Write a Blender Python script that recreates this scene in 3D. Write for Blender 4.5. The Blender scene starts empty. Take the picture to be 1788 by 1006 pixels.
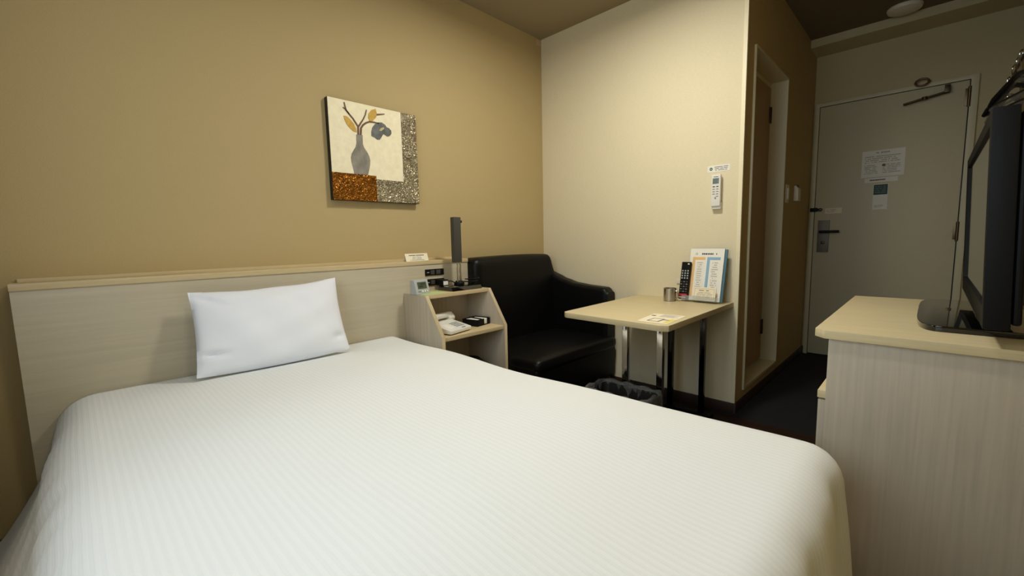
import bpy, bmesh, math, random
from mathutils import Vector, Matrix
random.seed(4)
PI = math.pi
sc = bpy.context.scene
COL = sc.collection

# ------------------------------------------------------------------ camera
cam_d = bpy.data.cameras.new('camera'); cam = bpy.data.objects.new('camera', cam_d); COL.objects.link(cam)
F_PX, YAW, PITCH, ROLL = 752.22, math.radians(44.350), math.radians(6.282), math.radians(-1.2327)
fw = Vector((-math.sin(YAW)*math.cos(PITCH), math.cos(YAW)*math.cos(PITCH), -math.sin(PITCH)))
rt = Vector((math.cos(YAW), math.sin(YAW), 0)); up = rt.cross(fw)
R_ = math.cos(ROLL)*rt + math.sin(ROLL)*up; U_ = -math.sin(ROLL)*rt + math.cos(ROLL)*up
cam.matrix_world = Matrix.Translation((2.1402, -2.5467, 1.0018)) @ Matrix((R_, U_, -fw)).transposed().to_4x4()
cam_d.sensor_width = 36.0; cam_d.lens = 36.0*F_PX/1788.0; cam_d.clip_start = 0.02; cam_d.clip_end = 50
sc.camera = cam

# ------------------------------------------------------------------ world, lights, exposure
w = bpy.data.worlds.new('world'); sc.world = w; w.use_nodes = True
nt = w.node_tree; bg = nt.nodes['Background']
sky = nt.nodes.new('ShaderNodeTexSky'); sky.sky_type = 'HOSEK_WILKIE'; sky.turbidity = 4
sky.sun_direction = Vector((0.3, 0.6, 0.7)).normalized()
nt.links.new(sky.outputs[0], bg.inputs[0]); bg.inputs[1].default_value = 0.5
sc.view_settings.view_transform = 'Standard'; sc.view_settings.look = 'None'
sc.view_settings.exposure = 0.05; sc.view_settings.gamma = 1.0
try: sc.view_settings.use_curve_mapping = False
except Exception: pass
try:
    sc.cycles.max_bounces = 10; sc.cycles.diffuse_bounces = 6; sc.cycles.glossy_bounces = 4
    sc.cycles.sample_clamp_indirect = 4; sc.cycles.caustics_reflective = False; sc.cycles.caustics_refractive = False
    sc.cycles.use_denoising = True
except Exception: pass

LX, LY = 1.12, -0.98
LAMP_COL = (1.0, 0.965, 0.875)
def area(name, loc, size, power, col, rot=(0, 0, 0), shape='DISK', sy=None, spread=None):
    l = bpy.data.lights.new(name, 'AREA'); l.shape = shape; l.size = size; l.energy = power; l.color = col
    if sy: l.size_y = sy
    if spread is not None: l.spread = spread
    o = bpy.data.objects.new(name, l); COL.objects.link(o); o.location = loc; o.rotation_euler = rot
    return o
area('ceiling_lamp_light', (LX, LY, 2.395), 0.24, 19.5, LAMP_COL, spread=math.radians(176))
L2X, L2Y = 1.50, -2.05
area('added_fill_light', (L2X, L2Y, 2.395), 0.24, 4.5, LAMP_COL)  # extra fill added to brighten the bed and desktop
area('window_daylight', (1.52, -3.12, 1.45), 1.25, 21.0, (0.74, 0.88, 1.0), (PI/2, 0, 0), 'RECTANGLE', 1.05)

# ------------------------------------------------------------------ materials
def lin(c):
    return tuple(((v/255)/12.92 if v/255 <= .04045 else ((v/255+.055)/1.055)**2.4) for v in c) + (1.0,)
MATS = {}
def mat(name, col, rough=.5, metal=0, spec=.5, coat=0, alpha=1, emit=0, trans=0, noise=None, bump=None, var=.0):
    m = bpy.data.materials.new(name); m.use_nodes = True; n = m.node_tree.nodes; L = m.node_tree.links
    b = n['Principled BSDF']; c = lin(col)
    b.inputs['Base Color'].default_value = c; b.inputs['Roughness'].default_value = rough
    b.inputs['Metallic'].default_value = metal; b.inputs['Specular IOR Level'].default_value = spec
    b.inputs['Coat Weight'].default_value = coat; b.inputs['Alpha'].default_value = alpha
    b.inputs['Transmission Weight'].default_value = trans
    if emit: b.inputs['Emission Color'].default_value = c; b.inputs['Emission Strength'].default_value = emit
    if noise or bump:
        sc_ = noise or (30, 30, 30)
        tc = n.new('ShaderNodeTexCoord'); mp = n.new('ShaderNodeMapping'); nz = n.new('ShaderNodeTexNoise')
        mp.inputs['Scale'].default_value = sc_; nz.inputs['Scale'].default_value = 1; nz.inputs['Detail'].default_value = 5
        L.new(tc.outputs['Object'], mp.inputs[0]); L.new(mp.outputs[0], nz.inputs[0])
        if var:
            mx = n.new('ShaderNodeMix'); mx.data_type = 'RGBA'
            mx.inputs[6].default_value = tuple(v*(1-var) for v in c[:3])+(1,); mx.inputs[7].default_value = tuple(min(1, v*(1+var)) for v in c[:3])+(1,)
            cr = n.new('ShaderNodeMapRange'); cr.inputs[1].default_value = .3; cr.inputs[2].default_value = .7
            L.new(nz.outputs[0], cr.inputs[0]); L.new(cr.outputs[0], mx.inputs[0]); L.new(mx.outputs[2], b.inputs['Base Color'])
        if bump:
            bp = n.new('ShaderNodeBump'); bp.inputs['Strength'].default_value = bump[0]; bp.inputs['Distance'].default_value = bump[1]
            L.new(nz.outputs[0], bp.inputs['Height']); L.new(bp.outputs[0], b.inputs['Normal'])
    MATS[name] = m
    return m
def wood(name, col, axis, var=.10, rough=.45, sc_=9):
    s = [sc_*14]*3; s['xyz'.index(axis)] = sc_*.45
    return mat(name, col, rough, noise=tuple(s), var=var, bump=(.12, .001))
tan_paper = mat('tan_wallpaper', (184, 163, 116), .85, noise=(260, 260, 420), var=.05, bump=(.25, .0008))
cream_paper = mat('cream_wallpaper', (226, 214, 180), .8, noise=(60, 60, 420), var=.05, bump=(.35, .001))
end_paper = mat('grey_beige_wallpaper', (196, 184, 146), .85, noise=(300, 300, 300), var=.04, bump=(.2, .0008))
trim_paint = mat('lit_corner_bead_cream', (238, 228, 192), .5)
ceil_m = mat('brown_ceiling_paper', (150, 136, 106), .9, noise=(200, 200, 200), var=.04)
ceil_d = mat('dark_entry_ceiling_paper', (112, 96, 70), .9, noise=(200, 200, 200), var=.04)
floor_m = mat('dark_brown_floor', (42, 25, 18), .6, spec=.2, noise=(5, 60, 5), var=.3)
carpet_m = mat('black_entry_carpet', (7, 8, 7), .95, noise=(300, 300, 300), var=.4, bump=(.4, .003))
base_m = mat('dark_brown_baseboard', (52, 34, 24), .5)
door_m = mat('door_beige_paint', (200, 192, 160), .5, noise=(200, 200, 200), var=.02)
dframe_m = mat('door_frame_paint', (206, 198, 164), .45)
bath_leaf_m = mat('bathroom_door_tan', (168, 138, 100), .5, noise=(100, 100, 100), var=.03)
bath_frame_m = mat('bathroom_frame_cream', (206, 196, 160), .4)
hb_face = wood('ash_laminate_horizontal', (190, 180, 156), 'y', .06, sc_=5)
ash_y = wood('ash_edge_y', (204, 184, 142), 'y', .07)
ash_x = wood('ash_top_x', (208, 192, 150), 'x', .07)
ash_v = wood('ash_laminate_vertical', (186, 175, 156), 'z', .09, sc_=7)
ash_edge = mat('ash_edge_band', (202, 184, 144), .45, noise=(60, 60, 60), var=.04)
leather = mat('black_leatherette', (9, 9, 9), .42, spec=.22, noise=(160, 160, 160), bump=(.25, .0012))
chrome = mat('chrome', (215, 212, 205), .08, 1)
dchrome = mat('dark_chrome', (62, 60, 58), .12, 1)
steel = mat('brushed_steel', (190, 186, 178), .28, 1, noise=(20, 20, 900), bump=(.1, .0005))
brass = mat('satin_hinge_metal', (104, 92, 70), .4, 1)
dkmetal = mat('dark_hinge_metal', (74, 64, 46), .4, .8)
black = mat('black_plastic', (9, 9, 9), .55, spec=.2)
blackg = mat('gloss_black_plastic', (8, 8, 9), .06, coat=.6)
tvscreen = mat('tv_screen_glass', (14, 14, 16), .10, spec=.8, coat=1)
dgrey = mat('dark_grey_plastic', (66, 63, 58), .5)
mgrey = mat('mid_grey_plastic', (120, 118, 112), .5)
lgrey = mat('silver_grey_plastic', (176, 180, 178), .4)
white = mat('white_plastic', (228, 226, 216), .4)
offw = mat('ivory_plastic', (226, 218, 194), .4)
paper = mat('white_paper', (236, 233, 222), .8)
creamp = mat('cream_paper_sheet', (240, 230, 200), .8)
ink = mat('grey_ink', (96, 94, 88), .8)
ink2 = mat('pale_ink', (172, 168, 158), .8)
dink = mat('dark_ink', (48, 46, 44), .8)
orange = mat('orange_print', (232, 188, 122), .7)
blue = mat('blue_print', (140, 176, 200), .7)
bluegreen = mat('teal_cover_print', (58, 110, 130), .4)
green = mat('green_print', (40, 96, 66), .6)
dgreen = mat('dark_green_print', (28, 72, 62), .6)
lime = mat('pale_green_paper', (186, 204, 140), .8)
yellow = mat('yellow_print', (232, 214, 110), .7)
red = mat('red_print', (190, 36, 44), .6)
lcd = mat('lcd_green_grey', (76, 88, 66), .25)
lcdb = mat('lcd_blue_grey', (110, 124, 120), .25)
acryl = mat('clear_acrylic', (190, 198, 196), .08, alpha=.22)
lampglass = mat('lamp_diffuser', (255, 240, 214), .5, emit=6)
cloth = mat('white_sheet_cotton', (226, 224, 216), .85, noise=(500, 500, 500), bump=(.1, .0006))
pillow_m = mat('white_pillow_cotton', (234, 238, 246), .85, noise=(14, 14, 14), bump=(.25, .004))
bag = mat('clear_bin_liner', (150, 152, 150), .12, spec=.9, alpha=.33, noise=(34, 34, 34), bump=(1, .02))
binm = mat('dark_bin_plastic', (34, 31, 28), .45)
pic_cream = mat('canvas_cream', (240, 230, 196), .6, noise=(30, 30, 30), var=.06, bump=(.4, .002))
pic_black = mat('canvas_black_edge', (18, 16, 14), .5)
vase_m = mat('painted_grey_vase', (134, 128, 116), .55, noise=(25, 25, 18), var=.25)
twig_m = mat('painted_brown_twig', (104, 72, 48), .6)
leaf_m = mat('painted_ochre_leaf', (196, 156, 54), .55, noise=(60, 60, 60), var=.2)
flower_m = mat('painted_blue_grey_flower', (98, 100, 98), .6, noise=(35, 35, 35), var=.35)
flowc_m = mat('painted_gold_flower_centre', (196, 176, 130), .5)
def hammered(name, c1, c2, rough):
    m = mat(name, c1, rough, .85); n = m.node_tree.nodes; L = m.node_tree.links; b = n['Principled BSDF']
    tc = n.new('ShaderNodeTexCoord'); vo = n.new('ShaderNodeTexVoronoi'); vo.inputs['Scale'].default_value = 100; vo.feature = 'SMOOTH_F1'
    nz = n.new('ShaderNodeTexNoise'); nz.inputs['Scale'].default_value = 22
    mv = n.new('ShaderNodeMix'); mv.data_type = 'RGBA'; mv.inputs[0].default_value = .12
    L.new(tc.outputs['Object'], nz.inputs[0]); L.new(tc.outputs['Object'], mv.inputs[6]); L.new(nz.outputs[1], mv.inputs[7]); L.new(mv.outputs[2], vo.inputs[0])
    bp = n.new('ShaderNodeBump'); bp.inputs['Strength'].default_value = 1; bp.inputs['Distance'].default_value = .012
    mx = n.new('ShaderNodeMix'); mx.data_type = 'RGBA'; mx.inputs[6].default_value = lin(c2); mx.inputs[7].default_value = lin(c1)
    L.new(vo.outputs[0], mx.inputs[0]); L.new(mx.outputs[2], b.inputs['Base Color'])
    L.new(vo.outputs[0], bp.inputs['Height']); L.new(bp.outputs[0], b.inputs['Normal'])
    return m
silver_h = hammered('hammered_silver_leaf', (214, 204, 176), (150, 138, 108), .3)
copper_h = hammered('hammered_copper_leaf', (196, 128, 40), (120, 70, 20), .28)
# satin-striped duvet cotton: woven stripes running along the bed
def duvet_mat():
    m = mat('striped_white_duvet_cotton', (226, 225, 218), .8); n = m.node_tree.nodes; L = m.node_tree.links; b = n['Principled BSDF']
    tc = n.new('ShaderNodeTexCoord'); wv = n.new('ShaderNodeTexWave'); wv.wave_type = 'BANDS'; wv.bands_direction = 'Y'
    wv.inputs['Scale'].default_value = 22; wv.inputs['Distortion'].default_value = .25; wv.inputs['Detail'].default_value = 0
    uv = tc.outputs['UV']
    L.new(uv, wv.inputs[0])
    cr = n.new('ShaderNodeMapRange'); cr.inputs[1].default_value = .35; cr.inputs[2].default_value = .65
    L.new(wv.outputs[0], cr.inputs[0])
    mx = n.new('ShaderNodeMix'); mx.data_type = 'RGBA'; mx.inputs[6].default_value = lin((231, 234, 233)); mx.inputs[7].default_value = lin((234, 237, 236))
    L.new(cr.outputs[0], mx.inputs[0]); L.new(mx.outputs[2], b.inputs['Base Color'])
    r = n.new('ShaderNodeMapRange'); r.inputs[3].default_value = .85; r.inputs[4].default_value = .75; L.new(cr.outputs[0], r.inputs[0]); L.new(r.outputs[0], b.inputs['Roughness'])
    bp = n.new('ShaderNodeBump'); bp.inputs['Strength'].default_value = .22; bp.inputs['Distance'].default_value = .001
    L.new(cr.outputs[0], bp.inputs['Height']); L.new(bp.outputs[0], b.inputs['Normal'])
    return m
duvet_m = duvet_mat()
def glass_mat():
    m = bpy.data.materials.new('window_glass'); m.use_nodes = True; n = m.node_tree.nodes; L = m.node_tree.links
    n.clear(); o = n.new('ShaderNodeOutputMaterial'); t = n.new('ShaderNodeBsdfTransparent'); g = n.new('ShaderNodeBsdfGlossy'); g.inputs['Roughness'].default_value = .02
    mx = n.new('ShaderNodeMixShader'); mx.inputs[0].default_value = .08
    L.new(t.outputs[0], mx.inputs[1]); L.new(g.outputs[0], mx.inputs[2]); L.new(mx.outputs[0], o.inputs[0]); return m
glass = glass_mat()

# ------------------------------------------------------------------ mesh builder
class MB:
    def __init__(s): s.bm = bmesh.new(); s.mats = []
    def mi(s, m):
        if m not in s.mats: s.mats.append(m)
        return s.mats.index(m)
    def merge(s, tmp, m, M=None, smooth=True):
        if M is not None: bmesh.ops.transform(tmp, matrix=M, verts=tmp.verts[:])
        k = s.mi(m); vm = {}
        for v in tmp.verts: vm[v] = s.bm.verts.new(v.co)
        for f in tmp.faces:
            try: nf = s.bm.faces.new([vm[v] for v in f.verts]); nf.material_index = k; nf.smooth = smooth
            except ValueError: pass
        tmp.free(); return s
    def box(s, x0, x1, y0, y1, z0, z1, m, bev=0, seg=2, M=None):
        t = bmesh.new(); bmesh.ops.create_cube(t, size=1)
        for v in t.verts: v.co = Vector(((x0+x1)/2+v.co.x*(x1-x0), (y0+y1)/2+v.co.y*(y1-y0), (z0+z1)/2+v.co.z*(z1-z0)))
        if bev: bmesh.ops.bevel(t, geom=t.edges[:], offset=bev, segments=seg, profile=.6, affect='EDGES', clamp_overlap=True)
        return s.merge(t, m, M)
    def prism(s, pts, axis, a, b, m, bev=0, seg=2, M=None):
        t = bmesh.new()
        def P(u, v, d): return {'x': (d, u, v), 'y': (u, d, v), 'z': (u, v, d)}[axis]
        A = [t.verts.new(P(u, v, a)) for u, v in pts]; B = [t.verts.new(P(u, v, b)) for u, v in pts]
        t.faces.new(A); t.faces.new(B[::-1]); n = len(pts)
        for i in range(n): t.faces.new((A[i], B[i], B[(i+1) % n], A[(i+1) % n]))
        bmesh.ops.recalc_face_normals(t, faces=t.faces[:])
        if bev: bmesh.ops.bevel(t, geom=t.edges[:], offset=bev, segments=seg, profile=.6, affect='EDGES', clamp_overlap=True)
        return s.merge(t, m, M)
    def ring(s, u0, u1, v0, v1, w, axis, a, b, m, bev=0):
        """rectangular frame; w = widths (u0 side, u1 side, v0 side, v1 side)"""
        t = bmesh.new()
        def P(u, v, d): return {'x': (d, u, v), 'y': (u, d, v), 'z': (u, v, d)}[axis]
        O = [(u0, v0), (u1, v0), (u1, v1), (u0, v1)]; I = [(u0+w[0], v0+w[2]), (u1-w[1], v0+w[2]), (u1-w[1], v1-w[3]), (u0+w[0], v1-w[3])]
        V = [[t.verts.new(P(u, v, d)) for u, v in pts] for pts in (O, I) for d in (a, b)]
        Oa, Ob, Ia, Ib = V
        for i in range(4):
            j = (i+1) % 4
            t.faces.new((Oa[i], Oa[j], Ia[j], Ia[i])); t.faces.new((Ob[i], Ib[i], Ib[j], Ob[j])); t.faces.new((Oa[i], Ob[i], Ob[j], Oa[j])); t.faces.new((Ia[i], Ia[j], Ib[j], Ib[i]))
        bmesh.ops.recalc_face_normals(t, faces=t.faces[:])
        if bev: bmesh.ops.bevel(t, geom=[e for e in t.edges if e.calc_face_angle(0) > .5], offset=bev, segments=2, profile=.6, affect='EDGES', clamp_overlap=True)
        return s.merge(t, m)
    def tube(s, pts, r, m, n=10, closed=False, M=None):
        t = bmesh.new(); pts = [Vector(p) for p in pts]; k = len(pts)
        rs = r if isinstance(r, (list, tuple)) else [r]*k
        rings = []; ref = None
        for i, p in enumerate(pts):
            if closed: d = pts[(i+1) % k]-pts[i-1]
            else: d = pts[min(i+1, k-1)]-pts[max(i-1, 0)]
            d.normalize()
            if ref is None: ref = Vector((0, 0, 1)) if abs(d.z) < .9 else Vector((1, 0, 0))
            u = (ref-d*ref.dot(d)).normalized(); v = d.cross(u); ref = u
            rings.append([t.verts.new(p+(u*math.cos(2*PI*j/n)+v*math.sin(2*PI*j/n))*rs[i]) for j in range(n)])
        for i in range(k if closed else k-1):
            A, B = rings[i], rings[(i+1) % k]
            for j in range(n): t.faces.new((A[j], A[(j+1) % n], B[(j+1) % n], B[j]))
        if not closed: t.faces.new(rings[0][::-1]); t.faces.new(rings[-1])
        bmesh.ops.recalc_face_normals(t, faces=t.faces[:])
        return s.merge(t, m, M)
    def lathe(s, prof, c, m, n=32, M=None):
        t = bmesh.new(); rings = []
        for r, z in prof:
            if r < 1e-6: rings.append([t.verts.new((c[0], c[1], c[2]+z))])
            else: rings.append([t.verts.new((c[0]+r*math.cos(2*PI*j/n), c[1]+r*math.sin(2*PI*j/n), c[2]+z)) for j in range(n)])
        for A, B in zip(rings, rings[1:]):
            for j in range(n):
                q = []
                for v in (A[j % len(A)], A[(j+1) % len(A)], B[(j+1) % len(B)], B[j % len(B)]):
                    if v not in q: q.append(v)
                if len(q) > 2:
                    try: t.faces.new(q)
                    except ValueError: pass
        bmesh.ops.recalc_face_normals(t, faces=t.faces[:])
        return s.merge(t, m, M)
    def grid(s, f, nu, nv, m, closed=False):
        t = bmesh.new(); V = [[t.verts.new(f(i/nu, j/nv)) for j in range(nv+1)] for i in range(nu+1)]
        for i in range(nu):
            for j in range(nv): t.faces.new((V[i][j], V[i+1][j], V[i+1][j+1], V[i][j+1]))
        return s.merge(t, m)
    # rows of small printed characters on a face looking along -Y (local), thickness t
    def print_rows(s, x0, x1, z0, z1, rows, y, m, fill=.8, center=False, hh=.5):
        h = (z1-z0)/rows
        for r in range(rows):
            zc = z1-(r+.5)*h; L = (x1-x0)*random.uniform(fill, 1)
            a = (x0+x1-L)/2 if center else x0; x = a
            while x < a+L:
                wd = random.uniform(.6, 1.3)*h*hh*1.1; wd = min(wd, a+L-x)
                if wd <= 0: break
                if random.random() < .86: s.box(x, x+wd*.8, y-.0004, y, zc-h*hh/2, zc+h*hh/2, m)
                x += wd
        return s
    def obj(s, name, parent=None, loc=None, local=False, sharp=35):
        """links as one mesh; geometry given in world space unless local; child geometry is kept relative to its root"""
        o_base = Vector((0, 0, 0))
        if not local:
            if parent is not None:
                p = parent
                while p is not None: o_base += p.location; p = p.parent
            elif loc is not None: o_base = Vector(loc)
            bmesh.ops.translate(s.bm, vec=-o_base, verts=s.bm.verts[:])
        me = bpy.data.meshes.new(name); s.bm.to_mesh(me); s.bm.free()
        for m in s.mats: me.materials.append(m)
        me.set_sharp_from_angle(angle=math.radians(sharp))
        o = bpy.data.objects.new(name, me); COL.objects.link(o)
        if parent is not None: o.parent = parent
        elif loc is not None: o.location = loc
        return o
def tag(o, label, cat, group=None):
    o['label'] = label; o['category'] = cat
    if group: o['group'] = group
    return o
def thing(name, label, cat, loc=(0, 0, 0), group=None, rot=None):
    o = bpy.data.objects.new(name, None); COL.objects.link(o); o.location = loc
    if rot: o.rotation_euler = rot
    return tag(o, label, cat, group)
def struct(name, mb, parent=None):
    o = mb.obj(name, parent)
    if parent is None: o['kind'] = 'structure'
    return o

# ------------------------------------------------------------------ room shell
W1, Y2, W2, H, YN = 1.388, 1.748, 2.47, 2.449, -3.02
T = .12
struct('floor', MB().box(-T, W2+T, YN-T, -.045, -.1, 0, floor_m))
struct('floor_entry', MB().box(-T, W2+T, -.045, Y2+T, -.1, 0, carpet_m))
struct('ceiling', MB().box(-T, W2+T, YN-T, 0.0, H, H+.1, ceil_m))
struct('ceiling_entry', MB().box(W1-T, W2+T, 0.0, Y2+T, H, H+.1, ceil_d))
struct('wall_left', MB().box(-T, 0, YN-T, T, 0, H, tan_paper))
struct('wall_back', MB().box(0, W1, 0, T, 0, H, cream_paper))
by0, by1, bz0, bz1 = .125, .850, .105, 2.02
wb = MB()
wb.box(W1-T, W1, T, by0, 0, H, tan_paper) if by0 > T else None
wb.box(W1-T, W1, by1, Y2, 0, H, tan_paper); wb.box(W1-T, W1, by0, by1, bz1, H, tan_paper); wb.box(W1-T, W1, by0, by1, 0, bz0, tan_paper)
wb.box(W1-.0005, W1+.0006, .001, by0+.001, 0, H, tan_paper)
struct('wall_entry', wb)
struct('wall_end', MB().box(W1-T, W2+T, Y2, Y2+T, 0, H, end_paper))
struct('wall_right', MB().box(W2, W2+T, YN-T, Y2, 0, H, tan_paper))
wx0, wx1, wz0, wz1 = .90, 2.15, .92, 1.98
wn = MB(); wn.box(0, wx0, YN-T, YN, 0, H, tan_paper); wn.box(wx1, W2, YN-T, YN, 0, H, tan_paper)
wn.box(wx0, wx1, YN-T, YN, 0, wz0, tan_paper); wn.box(wx0, wx1, YN-T, YN, wz1, H, tan_paper); struct('wall_near', wn)
wf = MB()
wf.ring(wx0, wx1, wz0, wz1, (.04,)*4, 'y', YN-.08, YN-.03, white, .004); wf.box(1.505, 1.545, YN-.078, YN-.032, wz0+.039, wz1-.039, white)
win = struct('window_1', wf); MB().box(wx0+.04, wx1-.04, YN-.058, YN-.052, wz0+.04, wz1-.04, glass).obj('window_pane', win)
struct('trim_1', MB().box(W1-.018, W1+.002, -.003, .012, .06, H, trim_paint, .0015))     # corner bead, its colour lightened for the lit wallpaper edge
struct('baseboard_back', MB().box(0, W1, -.008, 0, 0, .06, base_m, .002))
struct('baseboard_entry', MB().box(W1, W1+.008, .0, Y2, 0, .06, base_m, .002))
struct('baseboard_left', MB().box(0, .008, YN, -.008, 0, .06, base_m, .002))
struct('baseboard_right', MB().box(W2-.008, W2, YN, Y2, 0, .06, base_m, .002))
struct('baseboard_end', MB().box(2.30, W2-.008, Y2-.008, Y2, 0, .06, base_m, .002))
struct('trim_2', MB().box(W1, W2, 1.50, Y2, 2.392, H, end_paper))                          # boxed beam above the entrance door

cu = MB()  # unseen drape added to keep daylight off the wall beside the headboard
cu.grid(lambda u, v: Vector((.04+.50*u, -2.968+.034*math.sin(u*60), .04+2.30*v)), 120, 4, mat('brown_added_curtain_cloth', (70, 54, 38), .9))
cu.grid(lambda u, v: Vector((.04+.50*u, -2.963+.034*math.sin(u*60), .04+2.30*v)), 120, 4, MATS['brown_added_curtain_cloth'])
tag(cu.obj('added_curtain', loc=(.3, -2.965, .04)), 'brown drape added left of the window to block its light', 'added_curtain')

# bathroom door in its recess
bf = MB(); q = .014
bf.ring(by0, by1, bz0, bz1, (q, q, .02, q), 'x', W1-T+.01, W1+.012, bath_frame_m, .003)
bd = struct('door_1', bf)
MB().box(W1-.118, W1-.088, by0+q, by1-q-.004, bz0+.03, bz1-q-.03, bath_leaf_m, .002).obj('door_leaf', bd)
MB().box(W1-.118, W1-.090, by0+q, by1-q, bz1-q-.028, bz1-q, bath_frame_m, .002).obj('door_stop', bd)
for z in (1.80, .36):
    h = MB(); h.box(W1-.089, W1-.083, by1-q-.030, by1-q-.003, z-.05, z+.05, dkmetal, .001)
    h.tube([(W1-.083, by1-q-.006, z-.052), (W1-.083, by1-q-.006, z+.052)], .006, dkmetal); h.obj('door_hinge', bd)
k = MB(); k.tube([(W1-.088, .175, 1.02), (W1-.055, .175, 1.02)], .008, steel); k.lathe([(0, 0), (.022, .002), (.024, .012), (.018, .022), (0, .026)], (0, 0, 0), steel, M=Matrix.Translation((W1-.062, .175, 1.02)) @ Matrix.Rotation(PI/2, 4, 'Y'))
k.obj('door_knob', bd)

# entrance door
ex0, ex1, ez = 1.429, 2.250, 2.0
ef = MB()
ef.prism([(ex0-.028, 0), (ex0-.002, 0), (ex0-.002, ez+.002), (ex1+.004, ez+.002), (ex1+.004, 0), (ex1+.042, 0), (ex1+.042, ez+.03), (ex0-.028, ez+.03)], 'y', Y2-.022, Y2+.002, dframe_m, .002)
ed = struct('door_2', ef)
MB().box(ex0-.002, ex1+.004, Y2-.002, Y2+.001, 0, ez+.004, pic_black).obj('door_rebate', ed)
MB().box(ex0+.002, ex1-.002, Y2-.016, Y2-.002, .010, ez-.003, door_m, .001).obj('door_leaf', ed)
YD = Y2-.016
for z in (1.89, 1.0, .12):
    h = MB(); h.tube([(ex1+.001, YD-.006, z-.065), (ex1+.001, YD-.006, z+.065)], .0085, brass, 14); h.box(ex1-.020, ex1+.018, YD-.003, YD+.001, z-.055, z+.055, brass, .001); h.obj('door_hinge', ed)
lk = MB().box(1.457, 1.534, YD-.012, YD, .855, 1.11, mat('dull_lock_plate', (120, 114, 104), .55, .7), .003).obj('lock_plate', ed)
lv = MB(); lv.tube([(1.490, YD-.01, 1.019), (1.490, YD-.055, 1.019)], .010, dkmetal); lv.box(1.472, 1.604, YD-.064, YD-.044, 1.009, 1.029, black, .006, 3); lv.obj('lever_handle', lk)
MB().box(1.483, 1.508, YD-.018, YD-.010, .92, .945, dkmetal, .004).obj('thumb_turn', lk)
g = MB(); g.box(1.400, 1.452, YD-.030, YD-.012, 1.182, 1.212, black, .005); g.tube([(1.445, YD-.024, 1.198), (1.475, YD-.024, 1.205), (1.482, YD-.024, 1.197), (1.475, YD-.024, 1.188), (1.445, YD-.024, 1.192)], .004, black); g.obj('door_guard', ed)
c = MB(); c.box(1.925, 2.150, YD-.030, YD-.016, 1.925, 1.938, dkmetal, .002, M=None)
c.tube([(1.93, YD-.030, 1.905), (2.145, YD-.030, 1.945)], .006, dkmetal); c.box(2.135, 2.155, YD-.040, YD, 1.935, 1.985, dkmetal, .003)
c2 = MB(); c2.tube([(1.925, YD-.03, 1.903), (2.05, YD-.03, 1.925), (2.145, YD-.03, 1.940)], .008, dkmetal); c2.box(2.130, 2.158, YD-.045, YD, 1.935, 1.985, dkmetal, .003); c2.lathe([(0, 0), (.016, 0), (.016, .02), (0, .02)], (2.035, YD-.03, 1.912), dkmetal, 16)
c.bm.free(); c2.obj('closer_arm', ed)
MB().tube([(1.985+.035*math.cos(a)+.03, YD-.022+.004*math.sin(a), 2.036+.024*math.sin(a)) for a in [i*PI/8 for i in range(16)]], .007, mat('dull_copper_bracket', (112, 78, 56), .5, .5), 8, closed=True).obj('closer_bracket', ed)
MB().lathe([(0, 0), (.010, .0), (.010, .004), (0, .006)], (0, 0, 0), dkmetal, 16, M=Matrix.Translation((1.84, YD, 1.50)) @ Matrix.Rotation(PI/2, 4, 'X')).obj('peephole', ed)

def wall_sheet(name, x0, x1, z0, z1, y, base, label, cat, fn=None, group=None, parent=None):
    """sheet stuck on a surface facing -Y; fn(mb, y) prints on it"""
    mb = MB().box(x0, x1, y-.0012, y, z0, z1, base)
    if fn: fn(mb, y-.0012)
    o = mb.obj(name, loc=((x0+x1)/2, y, z0)); return tag(o, label, cat, group)
def pr1(mb, y):
    mb.print_rows(1.79, 1.875, 1.585, 1.603, 1, y, ink2, .9, True, .6); mb.print_rows(1.73, 1.94, 1.52, 1.575, 4, y, ink2, .8)
    mb.print_rows(1.73, 1.815, 1.44, 1.51, 6, y, ink2, .7); mb.print_rows(1.835, 1.94, 1.44, 1.51, 6, y, ink2, .7)
wall_sheet('notice', 1.712, 1.955, 1.418, 1.612, YD, paper, 'large white printed notice stuck on the entrance door, topmost of its papers', 'notice', pr1)
wall_sheet('notice_strip', 1.735, 1.925, 1.378, 1.412, YD, paper, 'narrow white notice strip on the entrance door directly under the large notice', 'notice',
           lambda mb, y: mb.print_rows(1.765, 1.86, 1.388, 1.402, 1, y, dink, .95, False, .6))
def pr2(mb, y):
    mb.box(1.792, 1.872, y-.0003, y, 1.285, 1.360, dgreen); mb.print_rows(1.80, 1.864, 1.295, 1.352, 4, y-.0003, mgrey, .9, True, .4); mb.print_rows(1.80, 1.864, 1.19, 1.21, 2, y, ink2, .6)
wall_sheet('tag_card', 1.790, 1.876, 1.175, 1.364, YD-.002, paper, 'tall white card with a dark green top half hanging on the entrance door', 'card', pr2)
wall_sheet('sticker', 1.500, 1.606, 1.162, 1.205, YD, creamp, 'small cream sticker on the entrance door beside the black door guard', 'sticker',
           lambda mb, y: mb.print_rows(1.51, 1.59, 1.17, 1.197, 3, y, ink2, .6))

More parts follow.
